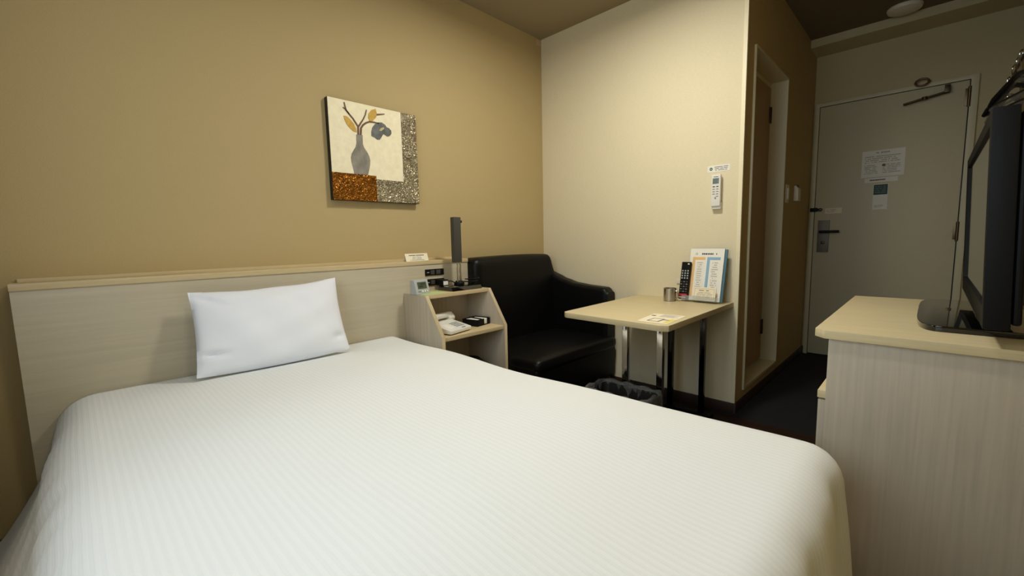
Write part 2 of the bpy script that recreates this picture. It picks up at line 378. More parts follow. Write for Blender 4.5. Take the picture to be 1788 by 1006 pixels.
# light switch and key-card holder on the entry side wall
sw = thing('light_switch', 'narrow cream light switch plate on the tan side wall just past the bathroom door', 'light switch', (W1, .962, 1.19))
MB().box(W1, W1+.008, .925, 1.00, 1.22, 1.345, offw, .003).obj('plate', sw)
MB().box(W1+.008, W1+.014, .945, .98, 1.245, 1.32, white, .002).obj('rocker', sw)
kc = thing('key_card_holder', 'ivory key card holder jutting from the tan side wall nearer the entrance door', 'key card holder', (W1, 1.22, 1.24))
MB().prism([(W1, 1.245), (W1+.028, 1.245), (W1+.028, 1.33), (W1+.012, 1.355), (W1, 1.355)], 'y', 1.18, 1.26, offw, .003).obj('body', kc)
MB().box(W1+.014, W1+.020, 1.195, 1.245, 1.34, 1.362, dgrey, .001).obj('card', kc)

# smoke detector and ceiling lamp, small corner clip
sd = MB().lathe([(0, 0), (.088, 0), (.090, -.008), (.084, -.022), (.045, -.034), (0, -.036)], (1.914, 1.372, H), offw, 40)
tag(sd.obj('smoke_detector', loc=(1.914, 1.372, H)), 'round ivory smoke detector on the dark ceiling before the entrance door', 'smoke detector')
cl = thing('ceiling_lamp', 'round white ceiling lamp between the sofa and the table', 'ceiling lamp', (LX, LY, H))
MB().lathe([(.0, 0), (.155, 0), (.165, -.02), (.16, -.05), (.135, -.052), (.13, -.042), (0, -.042)], (LX, LY, H), white, 48).obj('ring', cl)
MB().lathe([(0, -.043), (.128, -.043), (.128, -.046), (0, -.046)], (LX, LY, H), lampglass, 48).obj('diffuser', cl)
fill_lamp = thing('ceiling_lamp', 'added round white ceiling lamp brightening the foot of the bed', 'ceiling lamp', (L2X, L2Y, H))  # unseen fixture added to go with the extra bed fill
MB().lathe([(.0, 0), (.155, 0), (.165, -.02), (.16, -.05), (.135, -.052), (.13, -.042), (0, -.042)], (L2X, L2Y, H), white, 48).obj('ring', fill_lamp)
MB().lathe([(0, -.043), (.128, -.043), (.128, -.046), (0, -.046)], (L2X, L2Y, H), lampglass, 48).obj('diffuser', fill_lamp)
tag(MB().box(0, .004, -.055, -.004, 2.40, 2.44, mat('pinkish_tape', (206, 172, 140), .6), .001).obj('tape_patch', loc=(0, -.03, 2.40)),
    'tiny pinkish patch on the tan wall right in the ceiling corner', 'tape')

# ------------------------------------------------------------------ headboard
HY0, HY1 = -2.686, -.845
hb = thing('headboard', 'long pale ash headboard panel against the tan wall behind the bed', 'headboard', (.05, -1.77, 0))
MB().box(.012, .100, HY0, HY1, 0, .885, hb_face, .001).obj('panel', hb)
MB().box(.010, .104, HY0-.001, HY1+.001, .878, .900, ash_y, .0015).obj('top_edge', hb)
MB().box(.001, .022, HY0+.015, HY1, .900, .912, ash_y, .001).obj('back_rail', hb)
def plate(z0, z1, label):
    o = thing('socket_plate', label, 'socket plate', (.1, -1.094, z0), 'black socket plates on the headboard')
    MB().box(.100, .106, -1.158, -1.030, z0, z1, black, .002).obj('cover', o)
    zc = (z0+z1)/2
    MB().box(.106, .1085, -1.124, -1.097, zc-.012, zc+.012, dgrey, .001).obj('socket', o)
    MB().box(.106, .1085, -1.085, -1.056, zc-.012, zc+.012, dgrey, .001).obj('socket', o)
    MB().box(.106, .1075, -1.148, -1.134, zc-.002, zc+.002, lgrey).obj('indicator', o)
    return o
plate(.814, .850, 'upper black socket plate with two grey modules set in the headboard')
plate(.757, .794, 'lower black socket plate in the headboard with an adapter plugged in')
# plug adapter and its cable
ad = thing('plug_adapter', 'black plug adapter with a small white label in the lower headboard socket', 'adapter', (.12, -1.06, .76))
MB().box(.1088, .175, -1.093, -1.050, .756, .790, black, .006, 3).obj('body', ad)
lb = MB().box(.1752, .1757, -1.088, -1.056, .760, .782, paper); lb.obj('label_patch', ad)
tag(MB().tube([(.165, -1.052, .778), (.172, -1.036, .780), (.168, -1.02, .776), (.16, -1.00, .768), (.155, -.99, .757), (.15, -.985, .742)], .003, black, 8).obj('power_cable', loc=(.16, -1.02, .75)), 'thin black cable from the plug adapter to the desk lamp', 'cable')

# folded card on the headboard ledge
cardM = MB(); hw, hh_ = .071, .042
cardM.prism([(-.0158, 0), (-.0142, 0), (.0008, hh_), (-.0008, hh_)], 'x', -hw, hw, creamp)
cardM.prism([(.0142, 0), (.0158, 0), (.0010, hh_), (-.0006, hh_)], 'x', -hw, hw, creamp)
tl = math.atan2(.015, hh_)
t_ = MB(); t_.print_rows(-.048, .048, .030, .038, 1, 0, ink, .9, True, .6); t_.print_rows(-.03, .03, .010, .028, 3, 0, ink2, .8, True, .5); t_.print_rows(-.05, .05, .003, .010, 1, 0, ink2, .9, True, .5)
bmesh.ops.transform(t_.bm, matrix=Matrix.Translation((0, -.0160, 0)) @ Matrix.Rotation(-tl, 4, 'X'), verts=t_.bm.verts[:])
for m_ in t_.mats: cardM.mi(m_)
vm = {v: cardM.bm.verts.new(v.co) for v in t_.bm.verts}
for f in t_.bm.faces:
    nf = cardM.bm.faces.new([vm[v] for v in f.verts]); nf.material_index = cardM.mi(t_.mats[f.material_index])
t_.bm.free()
co = cardM.obj('tent_card', local=True); co.location = (.088, -1.203, .9002); co.rotation_euler = (0, 0, PI/2-.03)
tag(co, 'small folded white card standing on the headboard ledge', 'card')

# ------------------------------------------------------------------ picture
PY0, PY1, PZ0, PZ1 = -1.621, -1.130, 1.2195, 1.704
pt_ = thing('picture', 'square canvas picture of a grey vase with a drooping flower on the tan wall', 'picture', (0, -1.375, PZ0))
MB().box(.001, .030, PY0, PY1, PZ0, PZ1, pic_black, .002).obj('canvas_frame', pt_)
MB().box(.030, .032, PY0+.002, -1.224, 1.3355, PZ1-.001, pic_cream).obj('cream_ground', pt_)
MB().prism([(-1.224, 1.3355), (-1.224, PZ1-.002), (PY1+.001, PZ1-.004), (PY1+.001, PZ0+.002), (-1.390, PZ0+.002), (-1.390, 1.3355)], 'x', .030, .0335, silver_h).obj('silver_border', pt_)
MB().box(.030, .036, PY0+.001, -1.388, PZ0+.001, 1.352, copper_h, .001).obj('copper_block', pt_)
def flat(pts, x0, x1, m, name): return MB().prism(pts, 'x', x0, x1, m).obj(name, pt_)
flat([(-1.484, 1.547), (-1.451, 1.549), (-1.452, 1.503), (-1.445, 1.486), (-1.430, 1.466), (-1.420, 1.447), (-1.417, 1.428), (-1.419, 1.405), (-1.426, 1.378), (-1.433, 1.353), (-1.505, 1.353), (-1.512, 1.385), (-1.518, 1.412), (-1.519, 1.430), (-1.514, 1.450), (-1.503, 1.468), (-1.491, 1.486), (-1.485, 1.505)], .032, .0345, vase_m, 'vase')
def ribbon(pts, wd):
    n_ = len(pts)
    L_, R2 = [], []; tw = MB()
    for i, p in enumerate(pts):
        a = pts[max(i-1, 0)]; b = pts[min(i+1, n_-1)]; dx, dz = b[0]-a[0], b[1]-a[1]; l = math.hypot(dx, dz); nx, nz = -dz/l, dx/l
        ww = wd*(1-.45*i/(n_-1)); L_.append((p[0]+nx*ww, p[1]+nz*ww)); R2.append((p[0]-nx*ww, p[1]-nz*ww))
    for i in range(n_-1): tw.prism([L_[i], L_[i+1], R2[i+1], R2[i]], 'x', .032, .0352, twig_m)
    tw.obj('twig', pt_)
for P_, wd in (([(-1.474, 1.548), (-1.472, 1.587), (-1.497, 1.622), (-1.530, 1.655), (-1.538, 1.692)], .0045), ([(-1.515, 1.640), (-1.531, 1.658), (-1.545, 1.667)], .0032),
               ([(-1.469, 1.589), (-1.455, 1.610), (-1.442, 1.629), (-1.430, 1.652), (-1.422, 1.678)], .004), ([(-1.461, 1.548), (-1.457, 1.583), (-1.445, 1.600), (-1.429, 1.613), (-1.410, 1.622), (-1.385, 1.624), (-1.356, 1.622)], .005), ([(-1.367, 1.665), (-1.321, 1.676)], .0036)): ribbon(P_, wd)
flat([(-1.544, 1.627), (-1.530, 1.628), (-1.512, 1.616), (-1.495, 1.598), (-1.484, 1.575), (-1.481, 1.559), (-1.497, 1.561), (-1.515, 1.573), (-1.532, 1.592), (-1.541, 1.612)], .032, .0348, leaf_m, 'leaf')
flat([(-1.371, 1.693), (-1.366, 1.672), (-1.370, 1.652), (-1.386, 1.634), (-1.405, 1.625), (-1.414, 1.641), (-1.411, 1.662), (-1.395, 1.682)], .032, .0354, leaf_m, 'leaf')
flat([(-1.380, 1.614), (-1.362, 1.626), (-1.340, 1.630), (-1.322, 1.622), (-1.313, 1.610), (-1.300, 1.608), (-1.287, 1.597), (-1.286, 1.582), (-1.295, 1.570), (-1.308, 1.564), (-1.322, 1.570), (-1.333, 1.574), (-1.345, 1.556), (-1.356, 1.541), (-1.370, 1.540), (-1.384, 1.549), (-1.402, 1.553), (-1.401, 1.575), (-1.395, 1.595)], .032, .0352, flower_m, 'flower')
flat([(-1.358, 1.586), (-1.348, 1.600), (-1.330, 1.608), (-1.328, 1.600), (-1.345, 1.586)], .0352, .0360, flowc_m, 'flower_centre')

# ------------------------------------------------------------------ bed, duvet, pillow
bed = thing('bed', 'semi double bed under the white duvet, head against the ash headboard', 'bed', (1.05, -2.0, 0))
MB().box(.105, 1.96, -2.56, -1.42, .06, .26, mat('bed_base_fabric', (96, 84, 66), .9), .01).obj('bed_base', bed)
MB().box(.105, 1.95, -2.55, -1.43, .262, .462, cloth, .04, 4).obj('mattress', bed)
for x in (.2, 1.86):
    for y in (-2.46, -1.52): MB().lathe([(0, 0), (.022, 0), (.028, .06), (0, .06)], (x, y, 0), black, 16).obj('leg', bed)
XI, YL, YR = 1.955, -2.520, -1.405       # inner flat limits
def sm(a, b, x): t = max(0, min(1, (x-a)/(b-a))); return t*t*(3-2*t)
def duvet_pt(s, t):
    """s along X (extended beyond the foot), t across Y (extended both sides); edges round over and hang"""
    x = .106+s*(XI-.106+.60); yy = YL-.58+t*(YR-YL+.58+.55)
    dx = max(0, x-XI); dl = max(0, YL-yy); dr = max(0, yy-YR); dy = dl if dl else dr
    d = max(dx, dy); bx, by = min(x, XI), max(YL, min(YR, yy))
    puff = .030*(1-abs((by-(YL+YR)/2)/((YR-YL)/2))**2.6)*sm(.1, .45, bx)*(1-.6*sm(1.5, XI, bx))
    top = .508+puff+.006*math.sin(3.1*bx+1)*math.sin(4*by)+.004*math.sin(9*bx+3*by)
    top += .012*math.exp(-((bx-1.75)**2+(by+1.45)**2)/.12)
    if d <= 0: return Vector((bx, by, top))
    l = math.hypot(dx, dy); nx, ny = dx/l, (-1 if dl else 1)*dy/l
    left = dl/(dx+dy) if dl else 0
    r = .078+.057*left; arc = r*PI/2
    if d < arc: out = r*math.sin(d/r); z = top-r*(1-math.cos(d/r))
    else: out = r+(.17*left+.05*(1-left)*(1 if dx > dy else .3))*(d-arc)/.4+.075*left*((d-arc)/.4)**2; z = top-r-(d-arc)
    wv = sm(0, .18, d)*(1+.3*left)*sm(.1, .4, bx)
    along = bx if dy > dx else by
    out += wv*(1-.75*left)*(.006*math.sin(along*11+1.3)+.004*math.sin(along*27+d*9)+.003*math.sin(along*49+2))
    if left: out += left*sm(.02, .2, d)*sm(.2, .5, bx)*(.0022*math.sin(40*(along-.6*d))+.0016*math.sin(83*(along-.8*d)+1)); out -= .03*left*(1-sm(.12, .6, bx))*sm(.0, .3, d)
    return Vector((bx+nx*out, by+ny*out, max(z, .09+.01*math.sin(along*8))))
NU, NV = 130, 130
bmv = bmesh.new(); uvl = bmv.loops.layers.uv.new('UVMap'); V = [[bmv.verts.new(duvet_pt(i/NU, j/NV)) for j in range(NV+1)] for i in range(NU+1)]
for i in range(NU):
    for j in range(NV):
        f = bmv.faces.new((V[i][j], V[i+1][j], V[i+1][j+1], V[i][j+1])); f.smooth = True
        for lp, (a, b) in zip(f.loops, ((i, j), (i+1, j), (i+1, j+1), (i, j+1))):
            lp[uvl].uv = (a/NU*2.39, b/NV*2.23)
bmesh.ops.recalc_face_normals(bmv, faces=bmv.faces[:])
bmesh.ops.translate(bmv, vec=(-1.05, 2.0, 0), verts=bmv.verts[:])
dme = bpy.data.meshes.new('duvet'); bmv.to_mesh(dme); bmv.free(); dme.materials.append(duvet_m)
duv = bpy.data.objects.new('duvet', dme); COL.objects.link(duv); duv.location = (1.05, -2.0, 0)
so = duv.modifiers.new('thickness', 'SOLIDIFY'); so.thickness = .018; so.offset = -1
if sum(p.normal.z for p in dme.polygons) < 0: dme.flip_normals()
tag(duv, 'white satin-striped duvet draped over the whole bed', 'duvet')

TLc, TRc, BLc, BRc = Vector((.155, -2.250, .834)), Vector((.150, -1.690, .848)), Vector((.282, -2.268, .535)), Vector((.282, -1.700, .532))
def pil(side):
    def f(u, v):
        a, b = 2*u-1, 2*v-1
        # concave outline between pulled corners
        pu = a*(1-.035*(1-b*b)); pv = b*(1-(.095 if b > 0 else -.055)*(1-a*a)) + (.012*math.sin(7*a+1) if b > .0 else 0)*b*(1-a*a)
        uu, vv = (pu+1)/2, (pv+1)/2
        p = BLc.lerp(BRc, uu).lerp(TLc.lerp(TRc, uu), vv)
        n_ = (TLc-BLc).cross(BRc-BLc).normalized(); n_ = n_ if n_.x > 0 else -n_
        e = max(0, (1-abs(a)**2.2))**.55*max(0, (1-abs(b)**2.2))**.55
        th = (.066 if side > 0 else .048)*e
        th += side*e*.0035*(math.sin(9*a+4*b)+math.sin(5*a-9*b))*(1 if side > 0 else 0)
        if side > 0:
            th -= .020*math.exp(-((a+.82)**2/.02+(b+.55+.2*(a+.84))**2/.003)) + .014*math.exp(-((a-.86)**2/.01+(b+.62)**2/.006)) + .014*math.exp(-((a+.80)**2/.03+(b-.72+.9*(a+.8))**2/.006))
        return p+n_*side*th
    return f
pm = MB(); pm.grid(pil(1), 56, 40, pillow_m); pm.grid(pil(-1), 56, 40, pillow_m); bmesh.ops.remove_doubles(pm.bm, verts=pm.bm.verts[:], dist=.0004); bmesh.ops.recalc_face_normals(pm.bm, faces=pm.bm.faces[:])
po = pm.obj('pillow', loc=(.26, -1.97, .53), sharp=80); tag(po, 'white pillow leaning upright against the headboard', 'pillow')

# ------------------------------------------------------------------ nightstand
NY0, NY1, NX = -1.300, -.845, .100
ns = thing('nightstand', 'pale ash open nightstand with sloped sides between the bed and the sofa', 'nightstand', (.26, -1.07, 0))
prof = [(NX+.001, 0), (.430, 0), (.430, .528), (.300, .730), (NX+.001, .730)]
for y in (NY0, NY1-.02):
    s_ = MB(); s_.prism(prof, 'y', y, y+.020, ash_v, .001)
    s_.obj('side_panel', ns)
# edge band on the slopes and fronts
for y in (NY0, NY1-.02):
    e_ = MB(); e_.prism([(.4303, .05), (.4318, .05), (.4318, .5286), (.3012, .7312), (.3002, .7302), (.4303, .5280)], 'y', y+.0003, y+.0197, ash_edge); e_.obj('edge_band', ns)
MB().box(NX+.001, .300, NY0+.0205, NY1-.0205, .711, .7305, ash_y, .001).obj('top', ns)
MB().box(NX+.012, .424, NY0+.0205, NY1-.0205, .505, .525, ash_y, .001).obj('shelf', ns)
MB().box(NX+.002, NX+.011, NY0+.0205, NY1-.0205, .04, .71, ash_v).obj('back_panel', ns)
MB().box(NX+.012, .424, NY0+.0205, NY1-.0205, .05, .07, ash_y, .001).obj('bottom_shelf', ns)
# black box in lower bay
bb = MB(); bb.lathe([(0, 0), (.060, 0), (.072, .01), (.076, .20), (.070, .255), (.050, .272), (0, .275)], (.285, -1.0, .0702), mat('matt_black_pot', (10, 10, 10), .6), 32)
tag(bb.obj('kettle_pot', loc=(.285, -1.0, .0702)), 'rounded black container in the dark lower bay of the nightstand', 'container')

# alarm clock
ck = thing('digital_clock', 'silver digital alarm clock with a green display on the nightstand', 'clock', (.200, -1.262, .7307), rot=(0, 0, PI/2+.12))
MB().prism([(-.030, 0), (.030, 0), (.022, .076), (-.010, .076)], 'x', -.046, .046, lgrey, .004, 3).obj('case', ck, local=True)
fr_M = Matrix.Translation((0, -.0305, 0)) @ Matrix.Rotation(-math.atan2(.020, .076), 4, 'X')
MB().box(-.030, .030, -.0012, .001, .030, .066, lcd, M=fr_M).obj('display', ck, local=True)
MB().print_rows(-.022, .022, .036, .062, 2, -.0013, dink, .95, True, .7).obj('digits', ck, local=True).matrix_local = fr_M
for x, r in ((-.030, .0028), (-.021, .0028), (-.004, .0055), (.011, .0055), (.028, .0042)):
    MB().lathe([(0, 0), (r, 0), (r, .002), (0, .003)], (0, 0, 0), white if r > .003 else mgrey, 14, M=fr_M @ Matrix.Translation((x, -.0005, .016)) @ Matrix.Rotation(PI/2, 4, 'X')).obj('button', ck, local=True)
# pale green paper
gp = MB().prism([(.150, -1.275), (.285, -1.292), (.288, -1.150), (.165, -1.130)], 'z', .7308, .7316, lime); 
tag(gp.obj('note_paper', loc=(.22, -1.21, .7308)), 'pale green paper lying on the nightstand in front of the clock', 'paper')

# reading lamp
la = thing('desk_lamp', 'black folded desk lamp standing upright on the nightstand', 'lamp', (.205, -.985, .7305))
MB().prism([(.135, .7306), (.275, .7306), (.262, .752), (.15, .758)], 'y', -1.10, -.885, blackg, .003).obj('base', la)
MB().tube([(.20, -1.005, .7565), (.20, -1.005, .905)], .0042, chrome, 12).obj('post', la)
MB().tube([(.185, -.972, .7560), (.185, -.972, 1.12)], .0065, chrome, 14).obj('post', la)
MB().lathe([(0, 0), (.030, 0), (.030, .010), (.018, .022), (0, .022)], (.192, -.988, .757), black, 24).obj('swivel', la)
MB().box(.182, .212, -1.030, -.978, .885, 1.140, dgrey, .003).obj('lamp_head', la)
MB().lathe([(0, 0), (.008, 0), (.008, .02), (0, .02)], (0, 0, 0), black, 14, M=Matrix.Translation((.190, -.978, 1.116)) @ Matrix.Rotation(-PI/2, 4, 'X')).obj('hinge_knob', la)
coil = MB(); coil.tube([(.205+.045*math.cos(a*1.0)+.003*math.sin(a*3), -.925+.030*math.sin(a)+.002*a, .760+.0022*a) for a in [i*.35 for i in range(46)]], .0032, black, 8)
tag(coil.obj('coiled_cable', loc=(.205, -.92, .758)), 'coiled black cable heaped on the base of the desk lamp', 'cable')

# telephone
ph = thing('telephone', 'white push-button telephone on the nightstand shelf', 'telephone', (.295, -1.165, .5252), rot=(0, 0, PI/2+.22))
# local: +x right along shelf (world ~+Y), -y towards the viewer (world +X)
body = MB().prism([(-.10, .006), (-.10, .024), (.03, .050), (.09, .055), (.09, .006)], 'x', -.085, .085, white, .005, 3); body.obj('body', ph, local=True)
MB().prism([(-.08, 0), (-.08, .0065), (.08, .0065), (.08, 0)], 'x', -.075, .075, dgrey).obj('foot', ph, local=True)
hs = MB(); hs.prism([(-.018, 0), (.022, 0), (.024, .018), (.012, .032), (-.010, .030), (-.020, .014)], 'x', -.100, -.055, white, .004, 3)
hs.prism([(-.018, 0), (.022, 0), (.024, .018), (.012, .032), (-.010, .030), (-.020, .014)], 'x', .050, .098, white, .004, 3)
hs.prism([(-.013, .016), (.018, .016), (.018, .034), (.010, .040), (-.008, .039), (-.014, .030)], 'x', -.090, .088, white, .005, 3)
bmesh.ops.scale(hs.bm, vec=(.93, 1.25, 1.2), verts=hs.bm.verts[:]); bmesh.ops.translate(hs.bm, vec=(.014, .052, .044), verts=hs.bm.verts[:]); hs.obj('handset', ph, local=True)
sl = math.atan2(.026, .13); KM = Matrix.Translation((0, -.10, .0244)) @ Matrix.Rotation(sl, 4, 'X')
n_k = 0
for i in range(3):
    for j in range(4): MB().box(.000+i*.022, .015+i*.022, .030+j*.016, .040+j*.016, 0, .003, lgrey, .001, M=KM).obj('key', ph, local=True)
MB().box(-.065, -.02, .020, .090, 0, .0006, paper, M=KM).obj('number_card', ph, local=True)
MB().box(.015, .045, .008, .014, 0, .0006, dink, M=KM).obj('logo_mark', ph, local=True)
tag(MB().tube([(.150, -1.272, .530), (.145, -1.274, .57), (.140, -1.274, .60), (.135, -1.272, .64), (.130, -1.270, .69)], .004, black, 8).obj('phone_cord', loc=(.18, -1.25, .55)), 'black phone cord rising behind the telephone inside the nightstand', 'cord')

# memo box
mb_ = thing('memo_box', 'black memo box filled with white note slips on the nightstand shelf', 'memo box', (.275, -.94, .5252), rot=(0, 0, .18+PI/2))
w_ = MB()
w_.box(-.058, .058, -.055, .055, 0, .004, black); w_.box(-.058, .058, .051, .055, 0, .038, black, .0008); w_.box(-.058, -.054, -.055, .055, 0, .038, black, .0008); w_.box(.054, .058, -.055, .055, 0, .038, black, .0008)
w_.box(-.058, .005, -.055, -.051, 0, .038, black, .0008); w_.box(.034, .058, -.055, -.051, 0, .038, black, .0008); w_.obj('tray', mb_, local=True)
MB().box(-.050, .050, -.0508, .047, .005, .033, paper, .001).obj('note_slips', mb_, local=True)
MB().tube([(-.012, -.050, .037), (-.004, .045, .040)], .0035, black, 8).obj('pen', mb_, local=True)

# ------------------------------------------------------------------ sofa
sf = thing('sofa', 'black leatherette corner sofa with one curved arm beside the nightstand', 'sofa', (.34, -.43, 0))
MB().box(.06, .62, -.80, -.05, .02, .09, mat('sofa_plinth', (44, 28, 20), .6), .004).obj('plinth', sf)
MB().box(.06, .648, -.840, -.030, .085, .300, leather, .02, 4).obj('base_cushion', sf)
def crown(mb, cx, cy, hx, hy, amt):
    for v in mb.bm.verts:
        if v.co.z > .3: v.co.z += amt*(1-min(1, abs((v.co.x-cx)/hx))**2)*(1-min(1, abs((v.co.y-cy)/hy))**2)
def softbox(x0, x1, y0, y1, z0, z1, r, n=14):
    t = bmesh.new(); bmesh.ops.create_cube(t, size=1); bmesh.ops.subdivide_edges(t, edges=t.edges[:], cuts=n, use_grid_fill=True)
    hx, hy, hz = (x1-x0)/2, (y1-y0)/2, (z1-z0)/2; c_ = Vector(((x0+x1)/2, (y0+y1)/2, (z0+z1)/2))
    for v in t.verts:
        p = Vector((v.co.x*2*hx, v.co.y*2*hy, v.co.z*2*hz)); rr = min(r, hx, hy, hz)
        q_ = Vector((max(-hx+rr, min(hx-rr, p.x)), max(-hy+rr, min(hy-rr, p.y)), max(-hz+rr, min(hz-rr, p.z)))); d_ = p-q_
        if d_.length > 1e-9: p = q_+d_.normalized()*rr
        v.co = c_+p
    return t
se = MB(); se.merge(softbox(.085, .662, -.842, -.026, .27, .352, .035, 24), leather)
for v in se.bm.verts:
    if v.co.z > .31: v.co.z += .022*(1-((v.co.x-.37)/.3)**2)*(1-min(1, abs((v.co.y+.434)/.405))**2.5)
se.obj('seat', sf, sharp=60)
bk = MB(); bk.merge(softbox(.012, .165, -.843, -.045, .28, .900, .045, 26), leather)
for v in bk.bm.verts:
    v.co.x += (-.0)+.035*(1-(v.co.z-.28)/.62)
    v.co.z += .006*math.sin((v.co.y+.83)*4)*(v.co.z > .8)
    v.co.x = max(v.co.x, .012)
    if v.co.y > -.2: v.co.y -= .058*sm(.70, .90, v.co.z)*(v.co.y+.2)/.155
bk.obj('backrest', sf, sharp=60)
# arm with sweeping top line
def arm():
    t = bmesh.new(); N = 26; top = [(.10, .785), (.18, .755), (.26, .725), (.36, .700), (.48, .688), (.56, .684), (.605, .680), (.636, .660)]
    def zt(x):
        for (a, za), (b, zb) in zip(top, top[1:]):
            if x <= b: k_ = (x-a)/(b-a); k_ = k_*k_*(3-2*k_)*.4+k_*.6; return za+(zb-za)*k_
        return top[-1][1]
    rings = []
    for i in range(N+1):
        x = .10+(.636-.10)*(1-(1-i/N)**1.5); z1 = zt(min(x, .636)); y0, y1, r = -.122, -.022, .028
        end = sm(.605, .636, x)
        pr_ = []
        for a in range(0, 7): th = a/6*PI/2; pr_.append((y0+r-r*math.cos(th), z1-r+r*math.sin(th)))
        for a in range(0, 7): th = PI/2-a/6*PI/2; pr_.append((y1-r+r*math.cos(th), z1-r+r*math.sin(th)))
        pr_ += [(y1, .46), (y1, .325), (y0, .325), (y0, .46)]
        cy_, cz_ = (y0+y1)/2, .45
        k_ = 1-.10*end
        rings.append([t.verts.new((x, cy_+(y-cy_)*k_, cz_+(z-cz_)*(1-.035*end))) for y, z in pr_])
    n_ = len(rings[0])
    for A, B in zip(rings, rings[1:]):
        for j in range(n_): t.faces.new((A[j], A[(j+1) % n_], B[(j+1) % n_], B[j]))
    t.faces.new(rings[0]); t.faces.new(rings[-1][::-1]); bmesh.ops.recalc_face_normals(t, faces=t.faces[:]); return t
am = MB(); am.merge(arm(), leather); am.obj('armrest', sf, sharp=50)

# ------------------------------------------------------------------ table and things on it
tb = thing('side_table', 'rectangular pale ash table on chrome posts against the cream wall', 'table', (1.08, -.42, 0))
def rrect(x0, x1, y0, y1, ch):
    return [(x0+ch, y0), (x1-ch, y0), (x1, y0+ch), (x1, y1), (x0, y1), (x0, y0+ch)]
TZ = .635
MB().prism([(.815, -.812), (.835, -.825), (1.338, -.850), (1.372, -.832), (1.366, -.002), (.785, -.002), (.806, -.800)], 'z', TZ-.026, TZ, ash_x, .0015).obj('tabletop', tb)
MB().prism([(.850, -.74), (1.31, -.74), (1.31, -.06), (.850, -.06)], 'z', TZ-.034, TZ-.0265, dgrey).obj('mounting_plate', tb)
for x, y, m_ in ((1.072, -.650, chrome), (1.253, -.650, chrome), (1.082, -.150, dchrome), (1.262, -.150, dchrome)):
    MB().box(x-.014, x+.014, y-.014, y+.014, .022, TZ-.0345, m_, .002).obj('leg', tb)
for y in (-.650, -.150): MB().box(.90, 1.32, y-.024, y+.024, 0.0, .021, black, .004).obj('foot', tb)
# leaflet
lf = MB().prism([(1.215, -.808), (1.352, -.806), (1.338, -.575), (1.190, -.590)], 'z', TZ+.0004, TZ+.0010, creamp)
def flatmark(mb, x0, x1, y0, y1, m, z=TZ+.0010): mb.box(x0, x1, y0, y1, z, z+.0003, m)
for i in range(7): flatmark(lf, 1.245, 1.245+random.uniform(.06, .085), -.66+i*.010, -.656+i*.010, ink2)
flatmark(lf, 1.205, 1.225, -.655, -.635, ink); flatmark(lf, 1.245, 1.300, -.780, -.705, ink); flatmark(lf, 1.252, 1.292, -.772, -.715, creamp, TZ+.0013); flatmark(lf, 1.300, 1.325, -.735, -.712, ink2); flatmark(lf, 1.322, 1.345, -.79, -.69, yellow)
tag(lf.obj('leaflet', loc=(1.27, -.69, TZ)), 'printed white leaflet with a yellow patch lying on the front corner of the table', 'leaflet')
# steel cup
cp = thing('steel_cup', 'stainless steel handled cup on the table near the wall', 'cup', (1.062, -.135, TZ+.0003))
MB().lathe([(0, 0), (.033, 0), (.035, .002), (.035, .072), (.0362, .0735), (.035, .0745), (.0335, .073), (.0335, .005), (0, .004)], (1.062, -.135, TZ+.0003), steel, 40).obj('body', cp)
MB().tube([(1.095, -.137, TZ+.060), (1.107, -.139, TZ+.058), (1.111, -.140, TZ+.050), (1.111, -.140, TZ+.026), (1.107, -.139, TZ+.018), (1.095, -.137, TZ+.016)], .0042, steel, 10).obj('handle', cp)
tag(MB().box(1.045, 1.075, -.006, 0, .724, .752, offw, .001).obj('wall_clip', loc=(1.06, 0, .724)), 'small cream clip on the wall above the steel cup', 'clip')
# brochure stand with its contents: local frame, x right, z up, -y viewer; leans back
sx, sy_ = 1.225, -.095
stM = Matrix.Translation((sx, sy_, TZ+.001)) @ Matrix.Rotation(math.radians(-3), 4, 'Z') @ Matrix.Rotation(math.radians(-11), 4, 'X')
def stobj(mb, name, label=None, cat=None, parent=None):
    bmesh.ops.transform(mb.bm, matrix=stM, verts=mb.bm.verts[:])
    o = mb.obj(name, parent, loc=None if parent else (sx, sy_, TZ+.001))
    return tag(o, label, cat) if label else o
bs = thing('brochure_stand', 'clear acrylic brochure stand at the back of the table by the wall corner', 'brochure stand', (sx, sy_, TZ+.001))
st = MB(); st.box(-.102, .108, -.034, .018, 0.002, .006, acryl, .001); st.box(-.102, .108, .015, .018, .006, .16, acryl); st.box(-.102, .108, -.034, -.0315, .006, .030, acryl); stobj(st, 'stand_shell', parent=bs)
b1 = MB().box(-.085, .112, .0035, .0135, .0075, .299, bluegreen, .001); stobj(b1, 'brochure', 'teal-edged booklet at the back of the acrylic brochure stand', 'brochure')
b2 = MB().box(-.088, .100, -.0040, .0030, .0075, .302, paper)
y = -.0040
b2.lathe([(0, 0), (.006, 0), (.006, .0004), (0, .0004)], (0, 0, 0), ink, 16, M=Matrix.Translation((-.052, y, .272)) @ Matrix.Rotation(PI/2, 4, 'X')); b2.lathe([(0, .0004), (.004, .0004), (.004, .0008), (0, .0008)], (0, 0, 0), paper, 16, M=Matrix.Translation((-.052, y, .272)) @ Matrix.Rotation(PI/2, 4, 'X'))
b2.print_rows(-.042, .062, .266, .278, 1, y, dink, .98, False, .7)
b2.box(-.071, .000, y-.0004, y, .238, .254, orange); b2.box(-.071, -.056, y-.0004, y, .03, .238, orange); b2.box(.010, .082, y-.0004, y, .238, .254, blue); b2.box(.010, .026, y-.0004, y, .03, .238, blue)
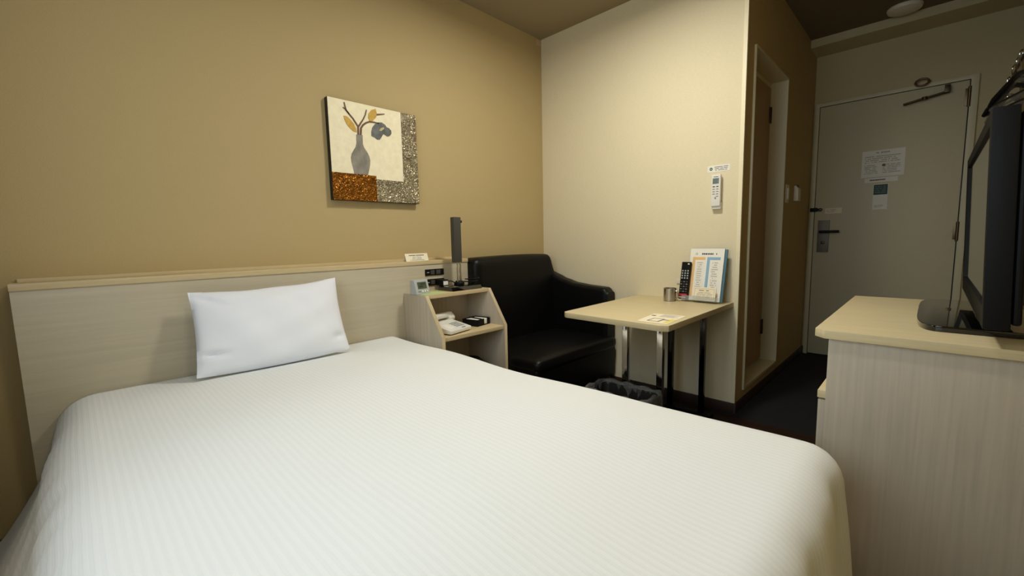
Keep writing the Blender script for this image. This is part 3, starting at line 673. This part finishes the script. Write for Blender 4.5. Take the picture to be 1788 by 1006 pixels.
for i in range(15):
    z = .222-i*.0125
    b2.box(-.052, -.001, y-.0003, y, z-.006, z-.0055, ink2); b2.box(.030, .080, y-.0003, y, z-.006, z-.0055, ink2)
    b2.print_rows(-.046, -.01, z-.003, z+.004, 1, y, ink2, .5, True, .7); b2.print_rows(.038, .074, z-.003, z+.004, 1, y, ink2, .4, True, .7)
stobj(b2, 'brochure', 'white information sheet with orange and blue columns in the acrylic stand', 'brochure')
b3 = MB().box(-.038, .086, -.030, -.0285, .0075, .082, creamp, M=None); y = -.030
for a in ((-.030, .078, .072, .0735), (-.030, .078, .016, .0175), (-.030, -.0285, .016, .0735), (.0765, .078, .016, .0735)): b3.box(a[0], a[1], y-.0003, y, a[2], a[3], ink2)
b3.print_rows(-.005, .05, .060, .067, 1, y, ink, .9, True, .6); b3.print_rows(-.02, .07, .022, .056, 4, y, ink2, .7, True, .45)
stobj(b3, 'name_card', 'small cream card with a ruled border leaning at the front of the acrylic stand', 'card')
rc = thing('tv_remote', 'long black television remote standing in the left of the acrylic stand', 'remote control', (sx, sy_, TZ+.001))
rb = MB().box(-.122, -.070, -.028, -.010, .008, .222, black, .004, 3); stobj(rb, 'case', parent=rc)
y = -.028
for r_ in range(4):
    for c_ in range(3): stobj(MB().box(-.1155+c_*.0155, -.1075+c_*.0155, y-.0016, y+.0005, .166-r_*.014, .174-r_*.014, lgrey, .001), 'button', parent=rc)
for r_ in range(5):
    for c_ in range(3): stobj(MB().box(-.117+c_*.0155, -.107+c_*.0155, y-.0016, y+.0005, .104-r_*.014, .110-r_*.014, mgrey if (r_+c_) % 2 else dgrey, .001), 'button', parent=rc)
stobj(MB().box(-.086, -.076, y-.0016, y+.0005, .206, .213, white, .001), 'power_button', parent=rc)
stobj(MB().box(-.118, -.074, y-.0012, y+.0005, .024, .038, red, .0005), 'red_panel', parent=rc)
stobj(MB().box(-.118, -.078, y-.0012, y+.0005, .015, .020, white, .0005), 'white_strip', parent=rc)

# air-conditioner remote on the wall and its notice
ar = thing('air_conditioner_remote', 'white air conditioner remote in a holder on the cream wall above the table', 'remote control', (1.265, 0, 1.165))
MB().box(1.240, 1.290, -.022, 0, 1.150, 1.190, white, .006, 3).obj('holder', ar)
MB().box(1.238, 1.288, -.031, -.010, 1.166, 1.338, white, .006, 3).obj('case', ar)
y = -.031
MB().box(1.2465, 1.2795, y-.0008, y+.001, 1.288, 1.318, lcdb, .0005).obj('display', ar)
MB().print_rows(1.252, 1.276, 1.322, 1.329, 1, y-.0001, ink, .9, True, .6).obj('logo_mark', ar)
for i in range(5):
    for k_ in range(2):
        if i == 4 and k_ == 0: continue
        MB().box(1.247+k_*.019, 1.259+k_*.019, y-.0012, y+.001, 1.270-i*.013, 1.274-i*.013+(.002 if i == 0 else 0), ink if i == 0 else mgrey, .0006).obj('button', ar)
MB().box(1.259, 1.266, y-.0012, y+.001, 1.206, 1.216, mgrey, .0006).obj('button', ar)
def prac(mb, y):
    mb.lathe([(0, 0), (.0085, 0), (.0085, .0004), (0, .0004)], (0, 0, 0), green, 24, M=Matrix.Translation((1.2255, y, 1.3735)) @ Matrix.Rotation(PI/2, 4, 'X'))
    mb.box(1.221, 1.230, y-.0008, y-.0004, 1.372, 1.375, paper); mb.print_rows(1.243, 1.315, 1.361, 1.386, 3, y, ink, .85, True, .45)
wall_sheet('notice', 1.206, 1.324, 1.356, 1.391, 0, paper, 'small white notice with a round green logo above the wall remote', 'notice', prac)

# ------------------------------------------------------------------ waste bin with liner
wbn = thing('waste_bin', 'rectangular waste bin with a clear plastic liner under the table', 'waste bin', (1.13, -.79, 0))
def ring(z, x0, x1, y0, y1, r=.03, n=6):
    out = []
    for (cx_, cy_, a0) in ((x1-r, y1-r, 0), (x0+r, y1-r, 1), (x0+r, y0+r, 2), (x1-r, y0+r, 3)):
        for i in range(n+1): a = (a0+i/n)*PI/2; out.append(Vector((cx_+r*math.cos(a), cy_+r*math.sin(a), z)))
    return out
def densify(rg, k_):
    o = []
    for a, b in zip(rg, rg[1:]+rg[:1]):
        m_ = max(1, int((b-a).length/k_)) if k_ < .02 else 4
        for i in range(m_): o.append(a.lerp(b, i/m_))
    return o
def loft(rings, m):
    mb = MB(); t = bmesh.new(); R3 = [[t.verts.new(p) for p in r] for r in rings]; n_ = len(R3[0])
    for A, B in zip(R3, R3[1:]):
        for j in range(n_): t.faces.new((A[j], A[(j+1) % n_], B[(j+1) % n_], B[j]))
    return mb, t, R3
BX0, BX1, BY0, BY1 = .985, 1.290, -.885, -.705
rs = [densify(ring(z, BX0+i, BX1-i, BY0+i, BY1-i), .03) for z, i in ((0.001, .03), (.285, 0), (.285, .005), (.02, .034))]
mb, t, R3 = loft(rs, binm); t.faces.new(R3[0][::-1]); t.faces.new(R3[-1]); mb.merge(t, binm); mb.obj('bin_body', wbn)
rg = []
base_ring = densify(ring(0, BX0, BX1, BY0, BY1), .008)
cx_, cy_ = (BX0+BX1)/2, (BY0+BY1)/2
for z, off in ((.19, .007), (.24, .006), (.280, .005), (.300, .004), (.302, -.002), (.29, -.006), (.26, -.008), (.22, -.009)):
    rr = []
    for i, p in enumerate(base_ring):
        d_ = Vector((p.x-cx_, p.y-cy_, 0)).normalized(); w__ = .0025*math.sin(i*1.3)+.003*math.sin(i*.41+z*30)
        if off < 0: w__ = abs(w__)
        else: w__ = -abs(w__)
        rr.append(Vector((p.x-d_.x*off+d_.x*w__, p.y-d_.y*off+d_.y*w__, z+.004*math.sin(i*.6)*(z > .28) - (.02*abs(math.sin(i*.23)) if z == .22 else 0))))
    rg.append(rr)
# gathered folds hanging inside
inner = [Vector((p.x+(cx_-p.x)*(.10+.08*math.sin(i*.5)), p.y+(cy_-p.y)*(.16+.1*math.sin(i*.37)), .06)) for i, p in enumerate(base_ring)]
rg = [inner]+rg
mb, t, R3 = loft(rg, bag); mb.merge(t, bag); mb.obj('liner', wbn, sharp=180)

# ------------------------------------------------------------------ desk, low cabinet, television
DX, DY0, DY1, DZ = 1.925, -1.180, -.335, .750
dk = thing('desk', 'pale ash desk with a rounded top corner carrying the television', 'desk', (2.2, -.76, 0))
MB().prism([(DX+.024, DY0), (W2-.002, DY0), (W2-.002, DY1), (DX, DY1), (DX, DY0+.024)], 'z', DZ-.022, DZ, ash_x, .0015).obj('desktop', dk)
MB().box(1.956, W2-.01, DY0+.022, DY0+.042, 0, DZ-.0225, ash_v, .001).obj('side_panel', dk)
MB().box(1.956, W2-.01, DY1-.042, DY1-.022, 0, DZ-.0225, ash_v, .001).obj('side_panel', dk)
MB().box(W2-.03, W2-.012, DY0+.043, DY1-.043, .10, DZ-.0225, ash_v, .001).obj('back_panel', dk)
lc = thing('low_cabinet', 'low ash cabinet with its top ledge peeping out under the desk', 'cabinet', (2.2, -.76, 0))
MB().box(1.9350, W2-.032, DY0+.0435, DY1-.0445, .553, .574, ash_x, .001).obj('cabinet_top', lc)
MB().box(1.958, W2-.032, DY0+.0435, DY1-.0445, .0, .552, ash_v, .001).obj('body', lc)
cdr = MB().box(1.9370, 1.9545, DY0+.0445, (DY0+DY1)/2-.002, .06, .548, ash_v, .001).obj('door', lc)
MB().tube([(1.9368, -.80, .42), (1.920, -.80, .42), (1.920, -.80, .32), (1.9368, -.80, .32)], .004, steel, 8).obj('handle', cdr)
cdr = MB().box(1.9370, 1.9545, (DY0+DY1)/2+.002, DY1-.0455, .06, .548, ash_v, .001).obj('door', lc)
MB().tube([(1.9368, -.72, .42), (1.920, -.72, .42), (1.920, -.72, .32), (1.9368, -.72, .32)], .004, steel, 8).obj('handle', cdr)

tv = thing('television', 'black flat television on a glossy oval stand seen nearly edge-on', 'television', (2.22, -.75, DZ))
TX, TY0, TY1, TZ0, TZ1 = 2.216, -1.220, -.320, .795, 1.248
# body leans slightly back, built as bezel frame, screen, back shell
def leanx(mb): 
    for v in mb.bm.verts: v.co.x -= .016*(v.co.z-TZ0)/(TZ1-TZ0)-.008
    return mb
bz = MB()
bz.ring(TY0, TY1, TZ0, TZ1, (.030, .030, .048, .030), 'x', TX, TX+.040, black, .004)
leanx(bz).obj('bezel', tv)
leanx(MB().box(TX+.006, TX+.012, TY0+.0285, TY1-.028, TZ0+.046, TZ1-.028, tvscreen)).obj('screen', tv)
leanx(MB().box(TX+.0405, TX+.056, TY0+.008, TY1-.010, TZ0+.010, TZ1-.012, black, .01, 3)).obj('back_shell', tv)
bb = MB(); bb.prism([(-1.105, .835), (-.43, .835), (-.43, 1.105), (-.50, 1.135), (-1.03, 1.135), (-1.105, 1.105)], 'x', TX+.052, TX+.100, dgrey, .010, 3); bb.obj('rear_housing', tv)
MB().prism([(TX+.02, DZ+.014), (TX+.085, DZ+.014), (TX+.075, .86), (TX+.045, .86)], 'y', -.80, -.68, blackg, .006, 3).obj('neck', tv)
def oval_base():
    y0, y1, x0, x1 = -1.035, -.425, 2.118, 2.345; pts = []
    for i in range(49):
        a = PI/2+i*PI/48
        s1 = math.copysign(abs(math.cos(a))**.75, math.cos(a)); s2 = math.copysign(abs(math.sin(a))**.45, math.sin(a))
        pts.append((x0+.05+s1*.05 if True else 0, (y0+y1)/2+s2*(y1-y0)/2))
    pts += [(x1, y0), (x1, y1)]
    return pts
MB().prism(oval_base(), 'z', DZ+.0005, DZ+.015, blackg, .003, 3).obj('stand_base', tv)
tag(MB().tube([(2.36, -.98, DZ+.006), (2.37, -1.03, DZ+.02), (2.385, -1.06, .80), (2.37, -1.05, .86), (2.355, -1.04, .90), (2.365, -1.05, .94), (2.40, -1.05, .97), (2.468, -1.04, .985)], .005, black, 8).obj('television_cable', loc=(2.35, -1.03, DZ)), 'black cable looping up behind the television', 'cable')

# ------------------------------------------------------------------ clothes hangers beyond the television
rk = thing('hanger_rail', 'thin dark wall rail for hangers on the right wall beyond the television', 'hanger rail', (W2, .55, 1.738))
MB().tube([(2.366, .15, 1.738), (2.366, .92, 1.738)], .005, MATS['dark_brown_baseboard'], 12).obj('rail', rk)
for y in (.16, .91): MB().tube([(W2, y, 1.738), (2.368, y, 1.738)], .007, MATS['dark_brown_baseboard'], 12).obj('bracket', rk)
smoke = mat('smoky_clear_hanger_plastic', (120, 122, 128), .12, alpha=.55, spec=.8)
hgm = mat('black_hanger_plastic', (20, 19, 22), .3)
hlab = ['nearest black clothes hanger on the right wall rail', 'second nearest clothes hanger, smoky clear plastic, on the right wall rail', 'third nearest black clothes hanger on the right wall rail', 'farthest clothes hanger, smoky clear plastic, nearest the entrance door']
h0 = thing('clothes_hanger', hlab[0], 'clothes hanger', (2.36, .35, 1.745), 'hangers on the wall rail')
# local: x = shoulder direction, hook over rail at origin
hk = [(-.0, 0, -.085), (0, 0, -.045), (.010, 0, -.032), (.020, 0, -.012)]+[(.0135*math.cos(a)+.006, 0, .0015+.0135*math.sin(a)) for a in [i*PI/8 for i in range(0, 10)]]
MB().tube(hk, .0026, chrome, 8).obj('hook', h0, local=True)
sh = MB(); sh.tube([(-.200, .012, -.165), (-.17, .008, -.142), (-.10, 0, -.108), (-.04, 0, -.087), (0, 0, -.080), (.04, 0, -.087), (.10, 0, -.108), (.17, .008, -.142), (.200, .012, -.165)], [.010, .014, .013, .011, .011, .011, .013, .014, .010], hgm, 10); sh.obj('shoulder', h0, local=True)
MB().tube([(-.19, .01, -.168), (.19, .01, -.168)], .005, hgm, 8).obj('trouser_bar', h0, local=True)
HR = [(.35, 1.86), (.46, 1.80), (.58, 1.90), (.80, 1.78)]
for i, (y, rz) in enumerate(HR):
    if i == 0: r = h0
    else:
        r = h0.copy(); COL.objects.link(r)
        for ch in h0.children:
            c_ = ch.copy(); COL.objects.link(c_); c_.parent = r
        r['label'] = hlab[i]
    if i in (1, 3):
        for c_ in r.children:
            if c_.name.split('.')[0] in ('shoulder', 'trouser_bar'):
                c_.material_slots[0].link = 'OBJECT'; c_.material_slots[0].material = smoke
    r.location = (2.360, y, 1.745); r.rotation_euler = (0, 0, rz)
